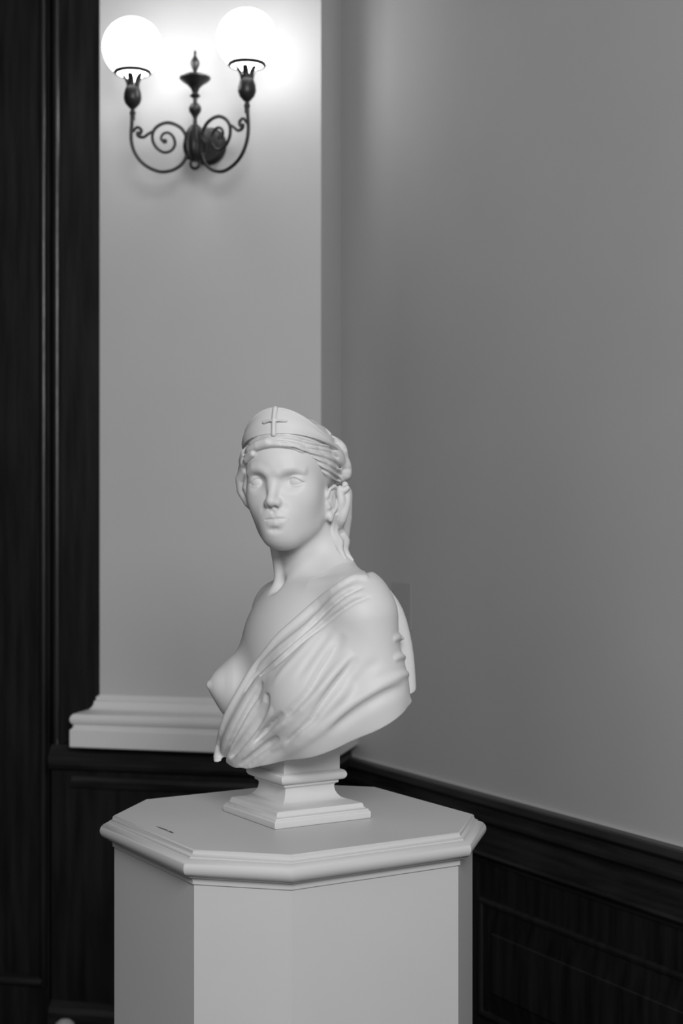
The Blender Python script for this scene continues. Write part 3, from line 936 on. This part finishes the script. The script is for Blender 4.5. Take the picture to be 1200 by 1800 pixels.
# loose end of the cloth that falls down the back, seen past the arm
back = [(TF.wor(p)) for p in ((-.055, .120, .418), (-.090, .138, .398), (-.114, .152, .360), (-.128, .161, .305), (-.134, .166, .25), (-.136, .167, .205))]
back = catmull(back, 3)
drape.add(chain(WF, back, np.interp(np.arange(len(back)), [0, 3, 6, 9, 12, 15], [.013, .014, .014, .012, .010, .009])), .006)
for pts in ([(1060, 700), (1085, 690), (1102, 697)], [(1065, 803), (1090, 792), (1112, 797)], [(1040, 915), (1095, 890), (1128, 885)]):
    P = on(drape_base, c3(pts), 3, .001)
    drape.add(chain(WF, P, taper(len(P), .0050, .4)), .006)
fill = [TF.wor(p) for p in ((-.075, .140, .39), (-.098, .148, .33), (-.110, .152, .26), (-.114, .152, .19))]
drape.add(chain(WF, fill, [.018, .022, .022, .022]), .004)
back2 = [(TF.wor(p)) for p in ((-.060, .060, .425), (-.110, .070, .395), (-.140, .080, .340), (-.155, .085, .270), (-.160, .085, .222))]
drape.add(chain(WF, back2, [.014, .018, .020, .020, .020]), .03)
drape.add(chain(TF, [(-.060, .190, .235), (-.085, .196, .222), (-.112, .196, .205)], [.020, .014, .008]), .010)
drape.cut(half(TF, CUT0, CUTN), .002)
drape.cut(half(TF, (.12, -.025, .090), (-.5, -.36, -1)), .002)
AX_DR = (axis((-.17, .25, .0020)), axis((-.21, .17, .0022)), axis((.075, .46, .0020)))
fig_o = field_mesh('figure', figure, AX_FIG, bust, M['marble'], 1)
dr_o = field_mesh('drapery', drape, AX_DR, bust, M['marble'], 1)

# ---- hair
def hairline():
    n1 = np.array((.52, 0, -1), np.float32); n1 /= np.linalg.norm(n1)
    n2 = np.array((.95, 0, -1), np.float32); n2 /= np.linalg.norm(n2)
    c = np.array((.052, 0, .034), np.float32)
    def fn(p):
        q = p - c
        return np.minimum(q @ n1, q @ n2)
    return Prim(HF, fn, (-2, -2, -2), (2, 2, 2))
def at_px(px, Y): return np.array([C0[0] * 0 + (px[0] - 600) / F * (Y + C0[1]) - C0[0], Y, .513 - (px[1] - HORIZON) / F * (Y + C0[1])])
hair = Field()
hair.add(ell(HF, (-.014, 0, .036), (.099, .079, .080)))
hair.add(ell(HF, (.028, 0, .045), (.0765, .067, .054)), .02)
hair.add(ell(HF, (.020, 0, .015), (.055, .075, .045)), .02)
hair.cut(hairline(), .006)
hair.add(chain(HF, [(-.070, 0, .01), (-.080, 0, -.02), (-.070, 0, -.06), (-.060, 0, -.09)], [.040, .038, .034, .028]), .03)
hair_base = Field(hair.ops)
hair_base.add(ell(HF, (-.014, 0, .030), (.097, .077, .078)), .01)
def lock(px, r, k=.0030, push=.35, sub=4, both=True):
    P = on(hair_base, px, sub, push * r)
    hair.add(chain(WF, P, taper(len(P), r, .55)), k)
    if both:
        q = HF.loc(P); q[:, 1] *= -1
        hair.add(chain(HF, q, taper(len(P), r / HF.k, .55)), k)
furrows = []
guides = [cp1(g) for g in (
    [(600, 195), (680, 222), (760, 262), (820, 308), (860, 350), (880, 385)],
    [(540, 250), (640, 270), (740, 300), (830, 335), (885, 385), (905, 430)],
    [(420, 315), (540, 318), (660, 336), (780, 358), (870, 405), (915, 480)],
    [(400, 345), (520, 355), (640, 372), (750, 396), (850, 440), (925, 545)],
    [(480, 380), (580, 396), (670, 424), (770, 462), (860, 515), (930, 590)],
    [(620, 425), (680, 458), (740, 500), (800, 545), (860, 580), (920, 606)],
    [(690, 480), (720, 525), (760, 568), (800, 595), (845, 612), (890, 612)])]
random.seed(11)
G = [np.array(catmull(g, 5)) for g in guides]
nlock = 17
for i in range(nlock):
    t = i / (nlock - 1) * (len(G) - 1); a = min(int(t), len(G) - 2); t -= a
    q = G[a] * (1 - t) + G[a + 1] * t
    ph, am = 1.2 + .35 * i + random.uniform(-.5, .5), random.uniform(1.6, 3.2)
    q = q + np.array([[0, am * math.sin(ph + 9.0 * k / len(q))] for k in range(len(q))])
    P = on(hair_base, [tuple(p) for p in q[::2]], 2)
    Q = HF.loc(P); Q[:, 1] *= -1; Q = HF.wor(Q)
    for R_ in (P, Q):
        if i % 2: furrows.append(fold(R_, -random.uniform(.0048, .0072), random.uniform(.0017, .0023), None, .12))
        else: furrows.append(fold(R_, random.uniform(.0030, .0058), random.uniform(.0026, .0038), None, .12))
lock(cp1([(850, 420), (885, 470), (905, 530), (900, 585), (860, 600)]), .0120, k=.009, push=.60)
lock(cp1([(820, 400), (855, 460), (875, 520), (875, 570)]), .0110, k=.009, push=.55)
lock(cp1([(840, 340), (880, 390), (900, 440)]), .0090, k=.006, push=.5)
# waves over the forehead on her right side, and the mass over her right ear
def lump(p, r, k=.004): hair.add(ell(HF, p, r), k)
hair.add(chain(HF, [(.094, -.006, .066), (.090, -.024, .062), (.080, -.040, .056), (.066, -.053, .050)], [.0085, .0085, .0080, .0070]), .004)
hair.add(chain(HF, [(.088, -.036, .048), (.074, -.052, .040), (.056, -.064, .034)], [.0060, .0070, .0075]), .004)
hair.add(chain(HF, [(.062, -.060, .052), (.045, -.072, .040)], [.009, .009]), .003)
hair.add(chain(HF, [(.058, -.064, .036), (.040, -.076, .026)], [.009, .009]), .003)
hair.add(chain(HF, [(.050, -.066, .022), (.034, -.080, .010), (.026, -.082, -.010), (.026, -.072, -.032), (.020, -.064, -.048)], [.009, .013, .013, .011, .007]), .006)
hair.add(chain(HF, [(.056, -.060, .012), (.046, -.068, -.006), (.038, -.066, -.028)], [.006, .0075, .006]), .004)
# the tress behind her left ear, falling on the shoulder
for pts, dy, r in (
    ([(606, 852), (609, 872), (606, 893), (600, 912), (596, 926), (600, 939), (606, 951), (605, 965), (610, 976), (618, 985)], .004, [.006, .0085, .0085, .0092, .0078, .0092, .0090, .0076, .0062, .0042]),
    ([(596, 862), (600, 882), (596, 902), (588, 920), (588, 938), (596, 952), (597, 966), (606, 983)], .001, [.006, .0080, .0078, .0080, .0072, .0080, .0066, .0040]),
    ([(590, 905), (584, 922), (584, 940), (590, 957), (596, 972)], .003, [.0035, .0046, .0046, .0046, .0030]),
    ([(597, 858), (604, 862), (610, 858)], .0, [.005, .006, .005])):
    yy = [max(-.07, min(.06, h[1])) for h in figure_full.hit(np.array(pts, float))]
    yy = np.convolve([yy[0]] + yy + [yy[-1]], [.25, .5, .25], 'valid')
    P = catmull([at_px(p, y + dy) for p, y in zip(pts, yy)], 4)
    hair.add(chain(WF, P, np.interp(np.linspace(0, len(r) - 1, len(P)), np.arange(len(r)), r)), .0030)
hair.add(chain(WF, [at_px(p, .055) for p in [(600, 870), (597, 910), (594, 945), (602, 975)]], [.020, .022, .020, .010]), .005)
for s in (1, -1):
    hair.add(chain(HF, [(-.070, .030 * s, -.020), (-.076, .030 * s, -.060), (-.076, .028 * s, -.100), (-.084, .024 * s, -.130)], [.018, .020, .018, .010]), .006)
# strands over the back of the skull
for i in range(-6, 7):
    a = math.radians(i * 13)
    pts = []
    for t in np.linspace(10, 150, 10):
        th = math.radians(t)
        w = .35 + .65 * math.sin(th)
        y = .079 * math.sin(a) * w
        kx = math.sqrt(max(.05, 1 - (math.sin(a) * w) ** 2))
        pts.append((-.014 - .097 * math.sin(th) * kx, y * .97, .036 + .078 * math.cos(th) * max(kx, .55)))
    hair.add(chain(HF, pts, taper(10, .0055, .6)), .003)
# crossing waves of the side hair
for pts in ([(700, 335), (730, 400), (770, 470), (800, 540)], [(800, 355), (820, 420), (845, 490), (860, 570)], [(590, 315), (610, 350), (640, 390), (670, 430)]):
    P = on(hair_base, cp1(pts), 3)
    Q = HF.loc(P); Q[:, 1] *= -1; Q = HF.wor(Q)
    for R_ in (P, Q): furrows.append(fold(R_, -.0026, .0060, None, .2))
for w in furrows: hair.disp(w)
AX_H = (axis((-.13, .14, .0016)), axis((-.14, .15, .0018)), axis((.40, .72, .0016)))
hair_o = field_mesh('hair', hair, AX_H, bust, M['marble'], 1)

# ---- diadem: a crescent band rising over the forehead, with a raised rim and a cross
def dia(phi, h, out=0.0):
    c, s_ = math.cos(phi), math.sin(phi)
    hh = .042 * max(0.0, math.cos(phi * .95)) ** 1.5 + .0015
    zl = .0810 - .028 * (1 - c)
    rx, ry = .0915 + out - h * hh * .30, .0835 + out - h * hh * .12
    return np.array([-.004 + rx * c, ry * s_, zl + h * hh])
n, mrow = 60, 6
v, f = [], []
for layer in (0.0, -.007):
    for i in range(n + 1):
        ph = math.radians(-104 + 208 * i / n)
        for j in range(mrow + 1):
            bulge = .0035 * math.sin(PI * j / mrow)
            v.append(HF.wor(dia(ph, j / mrow, layer + (bulge if layer == 0 else 0))))
K = (n + 1) * (mrow + 1)
def vid(l, i, j): return l * K + i * (mrow + 1) + j
for i in range(n):
    for j in range(mrow):
        f.append((vid(0, i, j), vid(0, i + 1, j), vid(0, i + 1, j + 1), vid(0, i, j + 1)))
        f.append((vid(1, i, j), vid(1, i, j + 1), vid(1, i + 1, j + 1), vid(1, i + 1, j)))
    f.append((vid(0, i, mrow), vid(0, i + 1, mrow), vid(1, i + 1, mrow), vid(1, i, mrow)))
    f.append((vid(0, i, 0), vid(1, i, 0), vid(1, i + 1, 0), vid(0, i + 1, 0)))
for i in (0, n):
    for j in range(mrow):
        f.append((vid(0, i, j), vid(0, i, j + 1), vid(1, i, j + 1), vid(1, i, j)))
dm = new_obj('diadem', v, f, M['marble'], bust); smooth_angle(dm, 50)
pts = [HF.wor(dia(math.radians(-104 + 208 * i / n), 1.0, -.002)) for i in range(n + 1)]
o = new_obj('rim', *tube(pts, [.0032] * len(pts), 8), M['marble'], dm, True)
cross = Field()
def cpt(y, h, out): 
    ph = math.asin(max(-1, min(1, y / .085)))
    return HF.wor(dia(ph, h, out))
CY = .006
cross.add(chain(WF, [cpt(CY, -.04, .004), cpt(CY, .3, .007), cpt(CY, .6, .008), cpt(CY, 1.0, .003)], [.0044, .0038, .0038, .0046]))
cross.add(chain(WF, [cpt(CY - .019, .50, .0045), cpt(CY - .009, .52, .0070), cpt(CY, .52, .0080), cpt(CY + .010, .52, .0060), cpt(CY + .020, .52, .0040)], [.0036, .0026, .0028, .0026, .0024]), .001)
bx = np.array([cpt(y, h, 0) for y in (-.03, 0, .03) for h in (-.2, 1.25)])
lo, hi = bx.min(0) - .012, bx.max(0) + .012
lo[1] -= .01
field_mesh('cross', cross, tuple(axis((lo[i], hi[i], .0011)) for i in range(3)), dm, M['marble'], 1)
